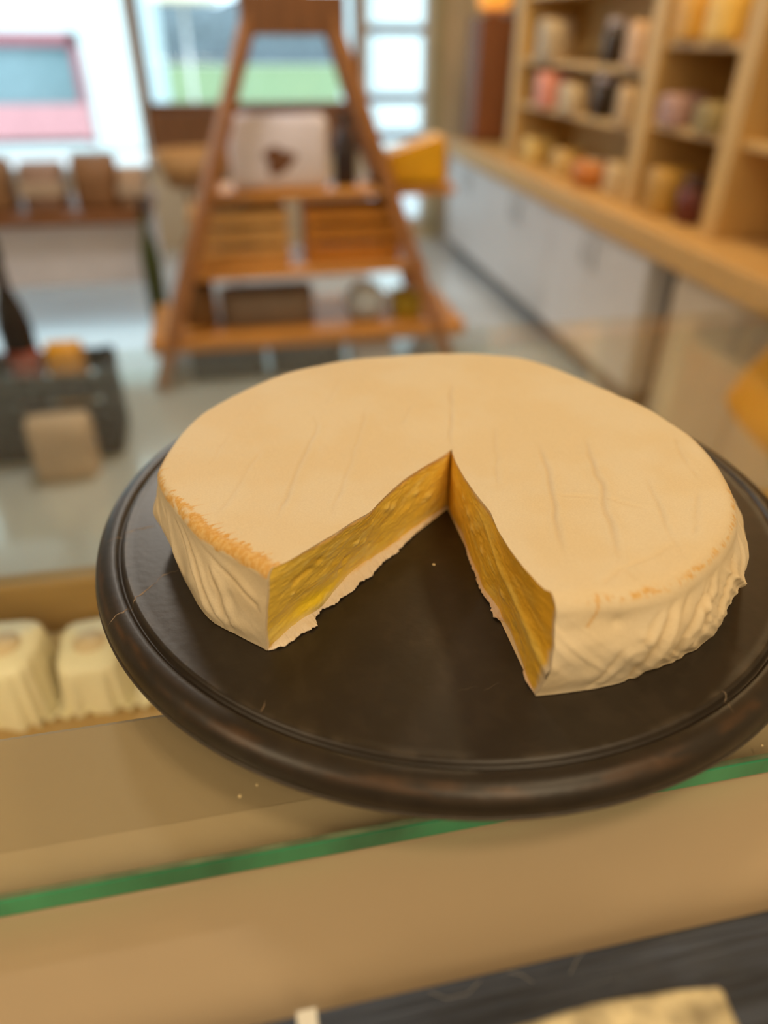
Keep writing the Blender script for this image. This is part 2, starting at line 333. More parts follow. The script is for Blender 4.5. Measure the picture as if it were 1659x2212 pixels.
# ------------------------------------------------------------------ A-frame display rack
rk = empty('display_rack', (.30, 3.3, 0)); tag(rk, 'brown wooden A-frame display rack standing on the shop floor', 'display rack')
for yy, y2 in ((-.28, -.06), (.28, .06)):
    for s, top, bot_ in ((-1, (-.13, 1.42), (-.68, 0)), (1, (.13, 1.42), (.64, 0))):
        bm = bmesh.new(); beam(bm, (bot_[0], yy, 0.01), (top[0], y2, top[1]), .055, .05); bm_obj('leg', bm, mat('rack_leg_wood', (.36, .155, .05), .5, .2, 8, stretch=(6, 6, 1)), rk)
box('cap_board', (-.19, -.1, 1.30), (.2, .1, 1.43), M_brown, rk)
box('shelf', (-.70, -.26, .155), (.70, .26, .215), M_orange, rk); box('shelf', (-.50, -.20, .44), (.52, .20, .475), M_orange, rk)
box('shelf', (-.38, -.13, .735), (.62, .15, .765), M_orange, rk)
def crate(x, y, z, wx, dy, hz, m, label, nm='wooden_crate', slats=3, group='wooden crates on the rack'):
    t = empty(nm, (x, y, z)); tag(t, label, 'crate', group)
    box('base', (-wx / 2, -dy / 2, 0), (wx / 2, dy / 2, .012), m, t, .002)
    sh = hz / slats
    for k in range(slats):
        a, b = .014 + k * sh, k * sh + sh - .01
        for s in (-1, 1):
            box('slat', (-wx / 2, s * dy / 2 - .006, a), (wx / 2, s * dy / 2 + .006, b), m, t, .002)
            box('slat', (s * wx / 2 - .006, -dy / 2 + .008, a), (s * wx / 2 + .006, dy / 2 - .008, b), m, t, .002)
    for sx in (-1, 1):
        for sy in (-1, 1): box('corner_post', (sx * (wx / 2 - .018) - .012, sy * (dy / 2 - .018) - .012, .012), (sx * (wx / 2 - .018) + .012, sy * (dy / 2 - .018) + .012, hz), m, t, .002)
    return t
crate(.03, 3.3, .478, .40, .22, .22, mat('crate_tan', (.64, .36, .11), .6, .2, 8, stretch=(1, 8, 8)), 'tan wooden crate on the middle shelf of the rack')
crate(.51, 3.3, .478, .40, .22, .22, mat('crate_orange', (.58, .23, .02), .6, .2, 8, stretch=(1, 8, 8)), 'orange-brown wooden crate to the right of the tan crate')
packet(-.02, 3.3, .4915, .12, .16, .24, mat('grey_tan_bag', (.45, .33, .2), .6), 'grey tan bag standing in the tan crate')
packet(.14, 3.3, .4915, .13, .16, .22, mat('biscuit_bag', (.58, .35, .13), .6), 'biscuit-coloured bag standing in the tan crate')
# white bag with brown patch
t = empty('paper_bag', (.22, 3.28, .767)); tag(t, 'white paper bag with a brown patch on the top shelf of the rack', 'bag')
bm = bmesh.new(); add_box(bm, (-.20, -.07, 0), (.20, .07, .27), .03)
for v_ in bm.verts: v_.co.x *= 1 + .10 * v_.co.z; v_.co.y *= 1 - 1.2 * v_.co.z
bm_obj('bag_body', bm, mat('white_paper', (.78, .74, .84), .6, .05), t, smooth=True)
N = 40; bm = bmesh.new(); vs = []
for k in range(N):
    a = 2 * math.pi * k / N; rr = .058 * (1 + .18 * math.sin(3 * a + 1) + .1 * math.sin(5 * a)); x_, z_ = rr * math.cos(a) - .005, .11 + rr * .85 * math.sin(a)
    vs.append(bm.verts.new((x_, -.071 * (1 - 1.2 * z_) - .001, z_)))
fc = bm.faces.new(vs); r_ = bmesh.ops.extrude_face_region(bm, geom=[fc]); bmesh.ops.translate(bm, vec=(0, -.0015, 0), verts=[e for e in r_['geom'] if isinstance(e, bmesh.types.BMVert)])
bm_obj('brown_patch', bm, mat('patch_brown', (.16, .06, .02), .6), t)
def bottle(x, y, z, r, hgt, m, label, lab=None, grp=None):
    t = empty('bottle', (x, y, z)); tag(t, label, 'bottle', grp)
    lathe('glass_body', [(0, 0), (r * .9, 0), (r, .01), (r, hgt * .6), (r * .75, hgt * .7), (r * .38, hgt * .78), (r * .36, hgt * .93), (0, hgt * .93)], m, t, seg=20)
    lathe('cap', [(0, hgt), (r * .42, hgt), (r * .43, hgt * .9), (r * .38, hgt * .895)], M_dark, t, seg=20)
    if lab: lathe('label', [(r * 1.005, hgt * .18), (r * 1.02, hgt * .18), (r * 1.02, hgt * .5), (r * 1.005, hgt * .5)], lab, t, seg=20)
    return t
bottle(.50, 3.3, .767, .05, .27, mat('dark_bottle', (.04, .028, .03), .25), 'dark bottle beside the white paper bag on the rack')
t = empty('yellow_cheese', (.80, 3.3, .767)); tag(t, 'yellow cheese wedge on the right end of the rack top shelf', 'cheese')
bm = bmesh.new(); pts = [(-.13, -.07), (.12, -.09), (.12, .09), (-.13, .09)]
lo = [bm.verts.new((x, y, 0)) for x, y in pts]; hi = [bm.verts.new((x, y, z)) for (x, y), z in zip(pts, (.12, .19, .19, .12))]
bm.faces.new(lo[::-1]); bm.faces.new(hi)
for k in range(4): bm.faces.new((lo[k], lo[(k + 1) % 4], hi[(k + 1) % 4], hi[k]))
bmesh.ops.bevel(bm, geom=bm.edges[:], offset=.012, segments=2, affect='EDGES')
bm_obj('paste', bm, mat('strong_yellow', (.80, .42, .004), .45, .1), t); box('wax_edge', (.1201, -.07, .02), (.128, .07, .17), M_orange, t, .003)
box('bracket_shelf', (.31, -.12, .735), (.66, .14, .765), M_orange, rk)
t = empty('red_tin', (.30, 3.3, 1.432)); tag(t, 'red tin on the very top of the rack', 'tin')
lathe('body', [(0, 0), (.07, 0), (.07, .09), (0, .09)], mat('tin_red', (.35, .03, .03), .4), t, seg=28); lathe('lid', [(0, .105), (.072, .105), (.073, .09), (0, .0902)], mat('tin_lid', (.25, .03, .03), .4), t, seg=28)
packet(.12, 3.25, .217, .42, .22, .15, mat('taupe_box', (.20, .15, .11), .6), 'wide taupe packet on the lowest shelf of the rack')
packet(-.18, 3.28, .217, .14, .2, .17, mat('brown_sack', (.20, .10, .03), .7), 'brown packet at the left of the lowest rack shelf')
t = empty('cheese_ball', (.56, 3.2, .217)); tag(t, 'pale blue-white round pot on the lowest rack shelf', 'pot')
lathe('pot', [(0, 0), (.06, 0), (.09, .05), (.095, .09), (.075, .13), (0, .135)], mat('blue_white', (.48, .56, .66), .4), t, seg=28); lathe('lid', [(0, .16), (.03, .158), (.07, .14), (.074, .131), (0, .1355)], mat('blue_lid', (.55, .62, .7), .4), t, seg=28)
packet(.76, 3.22, .217, .13, .18, .11, mat('yellow_green', (.42, .30, .01), .5), 'yellow-green packet on the right end of the lowest rack shelf')
for x, lab in ((-.08, 'dark crate on the floor under the left of the rack'), (.28, 'dark crate on the floor under the middle of the rack')):
    crate(x, 3.25, .001, .32, .3, .13, mat('dark_crate', (.035, .025, .02), .6), lab, 'floor_crate', 2, 'dark crates under the rack')
packet(.58, 3.15, .001, .2, .2, .13, mat('pale_lilac', (.5, .5, .6), .5), 'pale lilac packet on the floor under the right of the rack')

# ------------------------------------------------------------------ table at the left
M_cloth = mat('white_panel', (.70, .68, .72), .6, .04)
t = empty('display_table', (-.80, 4.0, 0)); tag(t, 'low white-fronted display table below the shop window', 'table')
box('table_top', (-1.3, -.30, .56), (.42, .32, .60), M_brown, t)
box('front_panel', (-1.25, -.24, .27), (.40, -.22, .559), M_cloth, t); box('side_panel', (.38, -.215, .27), (.40, .28, .559), M_cloth, t)
for sx in (-1.22, .335):
    for sy in (-.20, .26): box('leg', (sx, sy, 0), (sx + .04, sy + .04, .269 if sy < 0 else .555), M_white, t)
bl = [(-1.62, .14, .22, (.28, .17, .08)), (-1.38, .16, .24, (.40, .25, .14)), (-1.10, .2, .22, (.26, .14, .06)), (-.86, .19, .20, (.30, .19, .14)), (-.62, .2, .23, (.24, .12, .05)), (-.45, .13, .17, (.42, .28, .18))]
nm = ['brown packet farthest left on the white-fronted table', 'pale brown packet second from the left on the white-fronted table', 'chestnut packet third from the left on the white-fronted table',
      'mauve-brown packet fourth from the left on the white-fronted table', 'dark brown packet fifth from the left on the white-fronted table', 'light tan packet at the right end of the white-fronted table']
for k, (x, wd, hz, cc) in enumerate(bl): packet(x, 3.95, .602, wd, .22, hz, mat('brown_pack_%d' % k, cc, .6), nm[k], 'packets on the white-fronted table', 'packet', 'brown_packet', band=mat('pack_band', (.5, .4, .3), .6) if k % 2 else None)
t = empty('wicker_basket', (-.14, 3.86, .0)); tag(t, 'tan wicker basket on a stand left of the rack', 'basket')
lathe('basket', [(0, .70), (.13, .70), (.19, .84), (.195, .84), (.137, .692), (0, .692)], mat('wicker', (.46, .26, .10), .7, .3, 60), t, seg=28)
for k in range(3): tube('stand_leg', [(.1 * math.cos(2.1 * k), .1 * math.sin(2.1 * k), .692), (.16 * math.cos(2.1 * k), .16 * math.sin(2.1 * k), 0.008)], .008, M_brown, t)
bottle(-.40, 3.66, .0, .045, .68, mat('olive_green_glass', (.05, .07, .015), .3), 'tall dark green floor bottle left of the rack')

# ------------------------------------------------------------------ dark products on the floor at the left
crate(-.74, 2.60, .001, .50, .26, .33, M_dark, 'black slatted crate on the floor near the counter', 'black_crate', 3, 'black crate')
packet(-.63, 2.58, .016, .12, .16, .39, mat('amber_yellow', (.62, .30, .01), .45), 'amber yellow packet standing in the black crate')
packet(-.90, 2.58, .016, .11, .17, .36, mat('black_pack', (.02, .016, .015), .4), 'black packet standing in the black crate')
packet(-.66, 2.375, .001, .21, .14, .22, mat('beige_bag', (.62, .45, .32), .6), 'beige paper bag on the floor in front of the black crate')
bottle(-.775, 2.60, .0155, .055, .74, mat('black_glass', (.02, .014, .012), .25), 'dark tall bottle with a red label in the black crate', mat('red_label', (.28, .06, .035), .6))

# ------------------------------------------------------------------ serving counter
M_tan = mat('tan_laminate', (.50, .385, .245), .42, .05, 5, .02, 300)
ct_ = empty('serving_counter', (0, 0, 0)); tag(ct_, 'tan laminate serving counter with a display case under the glass', 'counter')
box('worktop', (-1.6, -.40, 1.0), (1.42, .244, 1.0385), M_tan, ct_, .003)
box('staff_panel', (-1.58, -.38, 0), (1.40, -.36, .999), M_beige, ct_)
box('case_deck', (-1.58, -.35, .70), (1.40, .66, .74), mat('deck_wood', (.40, .25, .09), .5, .12, 6, stretch=(1, 8, 8)), ct_)
box('front_rail', (-1.58, .662, .70), (1.40, .69, .805), mat('rail_wood', (.36, .22, .07), .5, .12, 6, stretch=(1, 8, 8)), ct_)
box('front_panel', (-1.58, .66, 0), (1.40, .68, .699), M_beige, ct_)
box('inner_wall', (-1.58, .226, .741), (1.40, .243, .999), M_beige, ct_)
M_glass = glass_mat('clear_glass', (.97, .978, .95)); M_glass1 = glass_mat('case_glass', (.96, .985, .965))
box('front_glass', (-1.58, .670, .806), (1.40, .676, 1.0388), M_glass1, ct_, 0)
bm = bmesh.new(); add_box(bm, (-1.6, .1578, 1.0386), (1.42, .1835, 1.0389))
bm_obj('edge_highlight_strip', bm, mat('cream_highlight', (.59, .46, .30), .5, .03), ct_)  # pale strip standing in for the bright reflection along the glass edge
gs = empty('glass_top', (0, 0, 0)); tag(gs, 'clear glass sheet with a green front edge lying on the tan counter', 'glass')
bm = bmesh.new(); X0, X1, Y0, Y1, Z0, Z1 = -1.6, 1.42, .1574, .70, 1.0398, 1.0502
vs = [bm.verts.new(p) for p in ((X0, Y0 + .0012, Z1), (X1, Y0 + .0012, Z1), (X1, Y1, Z1), (X0, Y1, Z1), (X0, Y0, Z0), (X1, Y0, Z0), (X1, Y1, Z0), (X0, Y1, Z0))]
bm.faces.new((vs[0], vs[1], vs[2], vs[3])); bm.faces.new((vs[7], vs[6], vs[5], vs[4])); bm.faces.new((vs[2], vs[6], vs[7], vs[3]))
bm_obj('sheet', bm, M_glass, gs)
me_ = mat('green_glass_edge', (.045, .29, .14), .12, .45, 6, stretch=(3, 1, 1)); 
bm = bmesh.new(); add_box(bm, (X0, Y0 - .0006, Z0), (X1, Y0 + .001, Z1 - .0008), .0004); bm_obj('polished_edge', bm, me_, gs)
bm = bmesh.new(); add_box(bm, (X0, Y0 + .0002, Z1 - .0008), (X1, Y0 + .0022, Z1 - .0001)); bm_obj('edge_chamfer', bm, mat('chamfer_green', (.17, .22, .13), .15, .2, 30, stretch=(3, 1, 1)), gs)

# wrapped cheeses in the case
M_wrap = mat('waxed_paper', (.80, .72, .50), .35, .05); M_wrapl = mat('wrap_label', (.66, .5, .3), .5)
def wrapped(x, y, wx, dy, hz, rz, lab):
    t = empty('wrapped_cheese', (x, y, .7405), rz); tag(t, lab, 'cheese', 'wrapped cheeses in the display case')
    n = 72; th = np.linspace(0, 2 * np.pi, n, endpoint=False)[:, None]; v = np.linspace(0, 1, 12)[None]
    ct, sn = np.cos(th), np.sin(th); rip = 1 + .10 * np.cos(th * 13) * (1 - v)
    k = np.where(v < .85, 1 - .08 * v, .93 * np.sqrt(np.clip(1 - ((v - .85) / .15) ** 2, 0, 1)) + .0)
    Q = st3(wx / 2 * np.sign(ct) * np.abs(ct) ** .5 * k * rip, dy / 2 * np.sign(sn) * np.abs(sn) ** .5 * k * rip, hz * np.minimum(v / .9, 1) + 0 * th)
    link('paper', grid_mesh('paper', Q, close=True), M_wrap, t)
    lathe('label', [(0, hz + .0015), (min(wx, dy) * .25, hz + .0015), (min(wx, dy) * .25, hz + .0004), (0, hz + .0004)], M_wrapl, t, seg=24)
for a in ((-.335, .575, .06, .09, .11, .1, 'tall pale paper-wrapped cheese at the left end of the case'), (-.262, .56, .07, .08, .075, -.1, 'pale paper-wrapped cheese second from the left in the case'),
          (-.185, .565, .065, .08, .06, .05, 'low pale paper-wrapped cheese beside the dark board in the case'), (-.43, .56, .08, .09, .08, .0, 'pale paper-wrapped cheese half out of view at the far left')): wrapped(*a)
t = empty('paper_doily', (-.27, .545, .7402)); tag(t, 'white crimped paper sheet under the wrapped cheeses', 'paper')
n = 200; xx = np.linspace(-.26, .20, 400)[:, None]; yy = np.linspace(-.022, .11, 40)[None]
t2 = link('crimped_sheet', grid_mesh('crimped_sheet', st3(xx, yy, .0002 + .007 * (.5 + .5 * np.sin(xx * 420)) * (1 - sstep(-.02, 0, yy)) + 0 * xx)), M_wrap, t); 

# ------------------------------------------------------------------ slate slab, cheese wedge, ticket
m = mat('brushed_slate', (.040, .052, .080), .38, .7, 240, .4, 900, stretch=(.05, 1, 1), spec=.35)
sl = box('slate_slab', (-1.0, -.30, 1.0390), (1.2, .1005, 1.0502), m, bev=.0012); tag(sl, 'scratched dark grey slate slab along the near side of the counter', 'slab')
t = empty('cheese_wedge', (0, 0, 1.0506)); tag(t, 'mottled cream cheese wedge lying on the dark slate slab', 'cheese')
pl = [(.046, .0765), (.0598, .0770), (.070, .0776), (.0787, .0779), (.0859, .0777), (.094, .0770), (.1016, .0766), (.112, .0757), (.1175, .0750), (.1185, .0735), (.1176, .066), (.117, .055), (.118, .03), (.118, -.03), (.02, -.06), (.035, .075)]
n = len(pl); hz = .0245; cx, cy = .08, .02
Q = np.zeros((n * 8, 8, 3)); 
P8 = np.array([[pl[i % n][0] + (pl[(i + 1) % n][0] - pl[i % n][0]) * k / 8, pl[i % n][1] + (pl[(i + 1) % n][1] - pl[i % n][1]) * k / 8] for i in range(n) for k in range(8)])
for j, (s, z) in enumerate(((1, 0), (1.01, .3), (1.0, .8), (.985, .95), (.95, 1.0), (.7, 1.0), (.35, 1.0), (0, 1.0))):
    Q[:, j, 0] = cx + (P8[:, 0] - cx) * s; Q[:, j, 1] = cy + (P8[:, 1] - cy) * s; Q[:, j, 2] = z * hz + .0008 * (vn(st3(P8[:, 0] * 200, P8[:, 1] * 200, j)) - .5) * (z > .5)
mt = mat('mottled_rind', (.68, .56, .34), .6, .55, 105, .5, 250); link('rind', grid_mesh('rind', Q, close=True), mt, t)
t = empty('price_ticket', (-.0036, .0880, 1.0503)); tag(t, 'narrow white ticket strip on the slate slab', 'ticket')
box('strip', (-.0032, -.03, 0), (.0032, .0133, .0006), mat('ticket_white', (.85, .85, .78), .5, .03), t, .0002); box('foot_clip', (-.0036, -.034, 0), (.0036, -.0301, .003), M_white, t, .0004)
fib = mat('pale_fibre', (.42, .42, .42), .6)
for k, pp in enumerate(([(.036, .0985), (.041, .0955), (.048, .0955), (.0535, .0985)], [(.083, .0945), (.0875, .0985), (.0905, .1)], [(.063, .099), (.067, .0975), (.070, .0945)])):
    tag(tube('lint_fibre', [(x, y, 1.0507) for x, y in pp], .00011, fib), ['curled pale lint fibre on the slate near its edge', 'straight pale lint fibre on the slate above the wedge', 'short pale lint fibre on the slate between the other two'][k], 'lint', 'lint on the slate')

# ------------------------------------------------------------------ dark round board
BC = np.array([.1073, .3404]); ZB = 1.078
bd = empty('cheese_board', (BC[0], BC[1], 1.0504)); tag(bd, 'round dark brown-black board with a grooved rim on the glass counter', 'board')
prof = [(0, 0), (.05, 0), (.10, 0), (.14, 0), (.17, 0), (.1805, 0), (.1825, .0004), (.1838, .0003), (.1845, -.0006), (.1850, -.0022), (.1858, -.0026), (.1866, -.0022), (.1871, -.0010), (.1878, -.0006),
        (.1895, -.0005), (.1915, -.0006), (.1933, -.0010), (.1950, -.0018), (.1965, -.0030), (.1978, -.0046), (.1987, -.0064), (.1993, -.0084), (.1996, -.0102), (.1994, -.0114), (.1998, -.0118), (.2002, -.0122), (.2002, -.0132), (.1996, -.0142), (.196, -.0152), (.19, -.016), (.12, -.016), (0, -.016)]
prof = np.array(prof); pz = lambda r: np.interp(r, prof[:26, 0], prof[:26, 1])
r_all = []
for (a, b) in zip(prof[:-1], prof[1:]):
    k = max(1, int(np.hypot(*(b - a)) / .0025)); r_all += [tuple(a + (b - a) * i / k) for i in range(k)]
r_all.append(tuple(prof[-1])); r_all = np.array(r_all)
th = np.linspace(0, 2 * np.pi, 720, endpoint=False)
Q = np.stack([np.cos(th)[:, None] * r_all[:, 0], np.sin(th)[:, None] * r_all[:, 0], np.tile(r_all[:, 1], (720, 1))], -1)
nA = fbm(Q * 28, 4, 3); nB = fbm(Q * 140, 3, 9)
base = np.array([.026, .019, .0125]) * (0.75 + .5 * nA[..., None]) 
rr = np.hypot(Q[..., 0], Q[..., 1])
scuff = sstep(.190, .1945, rr) * (1 - sstep(.1955, .199, rr)) * sstep(.48, .68, fbm(st3(th[:, None] * 9, rr * 500), 3, 21)) * .55
lip = sstep(.1995, .2001, rr) * .5 + .25 * np.exp(-((rr - .1828) / .0009) ** 2) * sstep(.4, .6, nB)
mott = sstep(.54, .68, nB) * .22
col = base * (1 - scuff[..., None]) + np.array([.10, .048, .018]) * scuff[..., None]
col = col * (1 - lip[..., None]) + np.array([.12, .10, .075]) * lip[..., None]
col = col * (1 + mott[..., None])
Q[..., 2] += ZB - 1.0504
M_board = vcol_mat('dark_board', .40, .25, 260, spec=.5)
link('disc', grid_mesh('disc', Q, col, close=True), M_board, bd)
lathe('foot', [(0, .0115), (.118, .0115), (.12, .010), (.12, .0), (.112, 0), (0, 0)], M_dark, bd, seg=96)
VEINS = [[(-192.3,-4.9),(-185.5,-0.0),(-176.4,3.1),(-167.7,4.2)],
[(-186.3,-69.3),(-179.0,-66.1),(-174.8,-62.5),(-173.3,-57.3),(-169.3,-52.8),(-163.9,-45.8),(-161.0,-41.1),(-153.5,-38.7)],
[(-117.2,-140.3),(-116.1,-137.6),(-114.5,-134.0)],
[(74.5,-166.3),(75.7,-169.1),(74.0,-171.3),(73.5,-174.5),(72.8,-178.0)],
[(-24.2,-147.0),(-16.4,-144.1)],
[(-35.9,-145.4),(-32.6,-144.5),(-26.3,-144.0)],
[(78.2,-186.7),(77.4,-190.7)]]
VW = [.55, .5, .35, .35, .16, .12, .3]
M_vein = mat('pale_vein', (.26, .19, .125), .6, .3, 300); M_scr = mat('scratch', (.12, .09, .06), .6)
for k, (vl, vw) in enumerate(zip(VEINS, VW)):
    vl = np.array(vl); d = np.r_[0, np.cumsum(np.hypot(*np.diff(vl, axis=0).T))]; n = int(d[-1] / .35) + 4
    s = np.linspace(0, d[-1], n); C2 = np.stack([np.interp(s, d, vl[:, 0]), np.interp(s, d, vl[:, 1])], -1)
    C2 += (np.stack([vn(st3(s * .7, k, 1)), vn(st3(s * .7, k, 7))], -1) - .5) * .9
    T = np.gradient(C2, axis=0); T /= np.hypot(*T.T)[:, None]; N_ = np.stack([-T[:, 1], T[:, 0]], -1)
    wd = vw * (.15 + 1.1 * vn(st3(s * .35, k, 3)) ** 2) * np.minimum(1, np.minimum(s, d[-1] - s) / 2 + .05)
    rows = []
    for o_ in (-1, 0, 1):
        p = (C2 + N_ * (wd * o_)[:, None]) / 1000; r0 = np.hypot(*p.T); rows.append(np.c_[p, pz(r0) + ZB - 1.0504 + (.00012 if o_ == 0 else .00004)])
    link('vein' if k < 4 else 'scratch', grid_mesh('vein', np.stack(rows, 1)), M_vein if k < 4 else M_scr, bd)

# ------------------------------------------------------------------ the big white-rind cheese with a wedge cut out
C0 = np.array([.099, .3245]); ZC = ZB + .0003
RIM = [(-86.0,135.2),(-83.2,137.3),(-79.3,139.0),(-75.7,141.8),(-71.9,144.6),(-67.7,146.8),(-62.2,147.7),(-55.4,147.9),(-48.5,148.5),(-41.0,148.7),(-33.7,147.2),(-25.1,144.1),(-15.5,141.6),(-6.8,139.8),(1.6,136.7),(10.2,135.4),(17.3,132.3),(25.5,132.4),(37.2,136.9),(46.5,142.0),(52.2,145.1),(58.7,144.3),(66.4,142.9),(74.2,140.5),(82.3,139.1),(90.4,138.5),(98.6,139.9),(104.0,140.9),(111.1,141.1),(118.2,141.9),(124.1,142.5),(132.1,142.5),(139.0,142.5),(145.5,144.4),(152.5,146.3),(159.2,146.9),(166.9,147.4),(173.0,148.7),(178.6,150.3),(184.2,148.0),(189.0,145.0),(195.8,141.9),(202.4,140.6),(207.6,138.6),(213.2,136.4),(218.1,135.6),(222.6,136.5)]
BASE = [(-88.1,137.0),(-84.4,138.6),(-78.7,141.4),(-72.7,144.3),(-66.8,146.5),(-61.8,149.3),(-55.7,151.8),(-49.0,153.7),(-42.7,155.6),(-36.5,157.0),(-30.5,157.0),(-21.3,154.0),(-15.1,151.0),(0,146.0),(20,141.0),(40,142.0),(60,146.0),(90,142.0),(130,145.0),(165,148.0),(178,148.5),(186.3,146.4),(195.4,144.2),(201.6,144.5),(207.0,143.5),(214.1,139.3),(221.1,137.1)]
LTOP = [(6.4,4.9),(-2.8,-2.6),(-11.7,-9.4),(-24.3,-20.2),(-33.9,-30.7),(-43.4,-42.8),(-49.7,-52.3),(-57.3,-58.2),(-69.6,-69.8),(-83.1,-80.9),(-91.5,-87.3),(-100.5,-92.4)]
RTOP = [(6.4,4.9),(4.8,-9.4),(4.4,-27.6),(4.8,-45.5),(5.9,-63.1),(3.5,-79.8),(3.0,-95.8),(3.7,-110.4),(5.4,-123.7),(8.6,-134.4)]
LBOT = [(7.2,7.6),(-5.6,-2.1),(-19.2,-13.3),(-32.1,-24.8),(-46.9,-35.9),(-60.8,-46.3),(-69.3,-55.7),(-79.8,-66.8),(-89.4,-73.8),(-98.9,-84.4),(-103.4,-89.5)]
RBOT = [(7.2,7.6),(6.7,-6.9),(8.0,-20.9),(5.6,-41.7),(5.1,-55.5),(4.1,-68.3),(6.3,-81.0),(6.3,-91.0),(7.4,-97.7),(6.4,-109.7),(5.4,-121.0),(4.3,-128.5),(4.5,-137.0)]
LFLAP = [(7.2,7.6),(-3.5,-2.5),(-14.1,-12.1),(-21.2,-19.6),(-29.7,-27.8),(-31.4,-30.8),(-39.0,-35.8),(-46.6,-44.5),(-48.1,-47.3),(-55.8,-51.8),(-58.1,-55.7),(-66.7,-61.8),(-70.3,-65.9),(-75.4,-67.0),(-80.6,-73.2),(-79.9,-78.8),(-88.1,-82.6),(-96.1,-88.9),(-103.4,-90.1)]
RFLAP = [(7.2,7.6),(6.5,-6.8),(7.3,-20.7),(4.6,-41.5),(4.1,-55.3),(2.6,-69.1),(4.1,-80.6),(2.8,-88.7),(4.6,-91.4),(7.9,-93.0),(8.0,-100.9),(7.8,-112.4),(7.2,-115.1),(5.8,-121.1),(3.6,-127.6),(4.4,-137.2)]
CREASES = [[(-95.9,21.0),(-107.2,-12.9),(-121.2,-48.0)],[(-63.5,59.1),(-63.5,45.1),(-65.2,35.6),(-77.5,0.1),(-88.3,-35.8),(-95.1,-55.5)],
[(-28.9,67.5),(-43.4,22.5),(-56.3,-18.3),(-70.3,-57.6)],[(27.8,86.2),(22.5,62.9),(6.1,6.6)],[(-2.7,60.9),(-15.3,37.0)],[(-42.5,101.4),(-54.5,68.4)],[(-111.6,42.2),(-124.2,1.4)],
[(54.4,2.1),(47.9,-27.9),(40.9,-51.3),(33.7,-71.5),(24.3,-101.8),(22.8,-109.1)],[(81.9,-0.5),(69.9,-36.0),(65.6,-53.9),(55.8,-79.9),(49.3,-100.4),(43.2,-120.9)],
[(90.4,-51.8),(83.7,-73.3),(76.6,-94.4),(72.7,-109.1),(70.3,-122.5)],[(126.4,-15.3),(115.0,-48.2),(112.6,-65.7)],[(106.8,-72.0),(94.4,-90.4),(82.5,-106.6)],
[(39.8,-57.4),(57.0,-63.1),(75.8,-81.9)],[(39.0,26.5),(23.8,-19.8),(16.0,-43.5)],[(42.5,-121.1),(61.1,-115.4),(75.9,-108.4)],[(28.8,-130.4),(42.2,-121.7),(45.1,-131.5)]]
CAMP = [.35, .75, .45, .7, .35, .3, .25, .8, .8, .6, .5, .5, .45, .45, .35, .45]
def arc(L):                       # polyline in mm -> function of 0..1
    L = np.array(L); d = np.r_[0, np.cumsum(np.hypot(*np.diff(L, axis=0).T))]; d /= d[-1]
    # smooth
    t = np.linspace(0, 1, 200); x = np.interp(t, d, L[:, 0]); y = np.interp(t, d, L[:, 1]); k = np.ones(7) / 7
    xs = np.convolve(np.pad(x, 3, 'edge'), k, 'valid'); ys_ = np.convolve(np.pad(y, 3, 'edge'), k, 'valid'); xs[0], ys_[0], xs[-1], ys_[-1] = x[0], y[0], x[-1], y[-1]
    return lambda s: np.stack([np.interp(s, t, xs), np.interp(s, t, ys_)], -1) / 1000
def arc_raw(L):
    L = np.array(L); d = np.r_[0, np.cumsum(np.hypot(*np.diff(L, axis=0).T))]; d /= d[-1]
    return lambda s: np.stack([np.interp(s, d, L[:, 0]), np.interp(s, d, L[:, 1])], -1) / 1000
fLT, fRT, fLB, fRB = arc(LTOP), arc(RTOP), arc(LBOT), arc(RBOT)
rim = np.array(RIM); bas = np.array(BASE)
def polar_curve(tab):
    g_ = np.arange(-100, 240, .5); v = np.interp(g_, tab[:, 0], tab[:, 1]); k = np.hanning(11); k /= k.sum(); v = np.convolve(np.pad(v, 5, 'edge'), k, 'valid'); return lambda ph: np.interp(ph, g_, v) / 1000
fR, fB = polar_curve(rim), polar_curve(bas)
A = np.array([6.4, 4.9]) / 1000
def Htop(x, y):
    r = np.hypot(x, y) / .142; ph = np.arctan2(y, x); k = np.clip(r, 0, 1); k = k * k * (3 - 2 * k)
    return .0395 + (.0070 + .0025 * np.cos(ph + R(60))) * k
def seg_dist(x, y, L):            # signed distance to polyline, and parameter 0..1
    best = np.full(x.shape, 1e9); sg = np.zeros(x.shape); par = np.zeros(x.shape); L = np.array(L) / 1000
    tot = np.hypot(*np.diff(L, axis=0).T).sum(); acc = 0
    for a, b in zip(L[:-1], L[1:]):
        ab = b - a; l = np.hypot(*ab); t = np.clip(((x - a[0]) * ab[0] + (y - a[1]) * ab[1]) / l ** 2, 0, 1)
        dx, dy = x - a[0] - t * ab[0], y - a[1] - t * ab[1]; d = np.hypot(dx, dy); s = np.sign(ab[0] * dy - ab[1] * dx); m_ = d < best
        best = np.where(m_, d, best); sg = np.where(m_, s, sg); par = np.where(m_, (acc + t * l) / tot, par); acc += l
    return best * sg, par
ph0, ph1 = math.degrees(math.atan2(-134.4, 8.6)), 360 + math.degrees(math.atan2(-92.4, -100.5))
NT, NS, NSH, NW = 900, 240, 12, 64
ph = np.linspace(ph0, ph1, NT); pr_ = np.radians(ph); cs = np.stack([np.cos(pr_), np.sin(pr_)], -1)
Rt, Rb = fR(ph), fB(ph)
rho = .0045 + .0030 * (1 - sstep(30, 150, ph)) 
Rin = Rt - rho
endR, endL = fRT(np.array([1.]))[0], fLT(np.array([1.]))[0]
s = np.linspace(0.002, 1, NS)
E_ = Rin[:, None] * cs                                             # top edge before the shoulder
XY = A + s[None, :, None] * (E_ - A)[:, None, :]
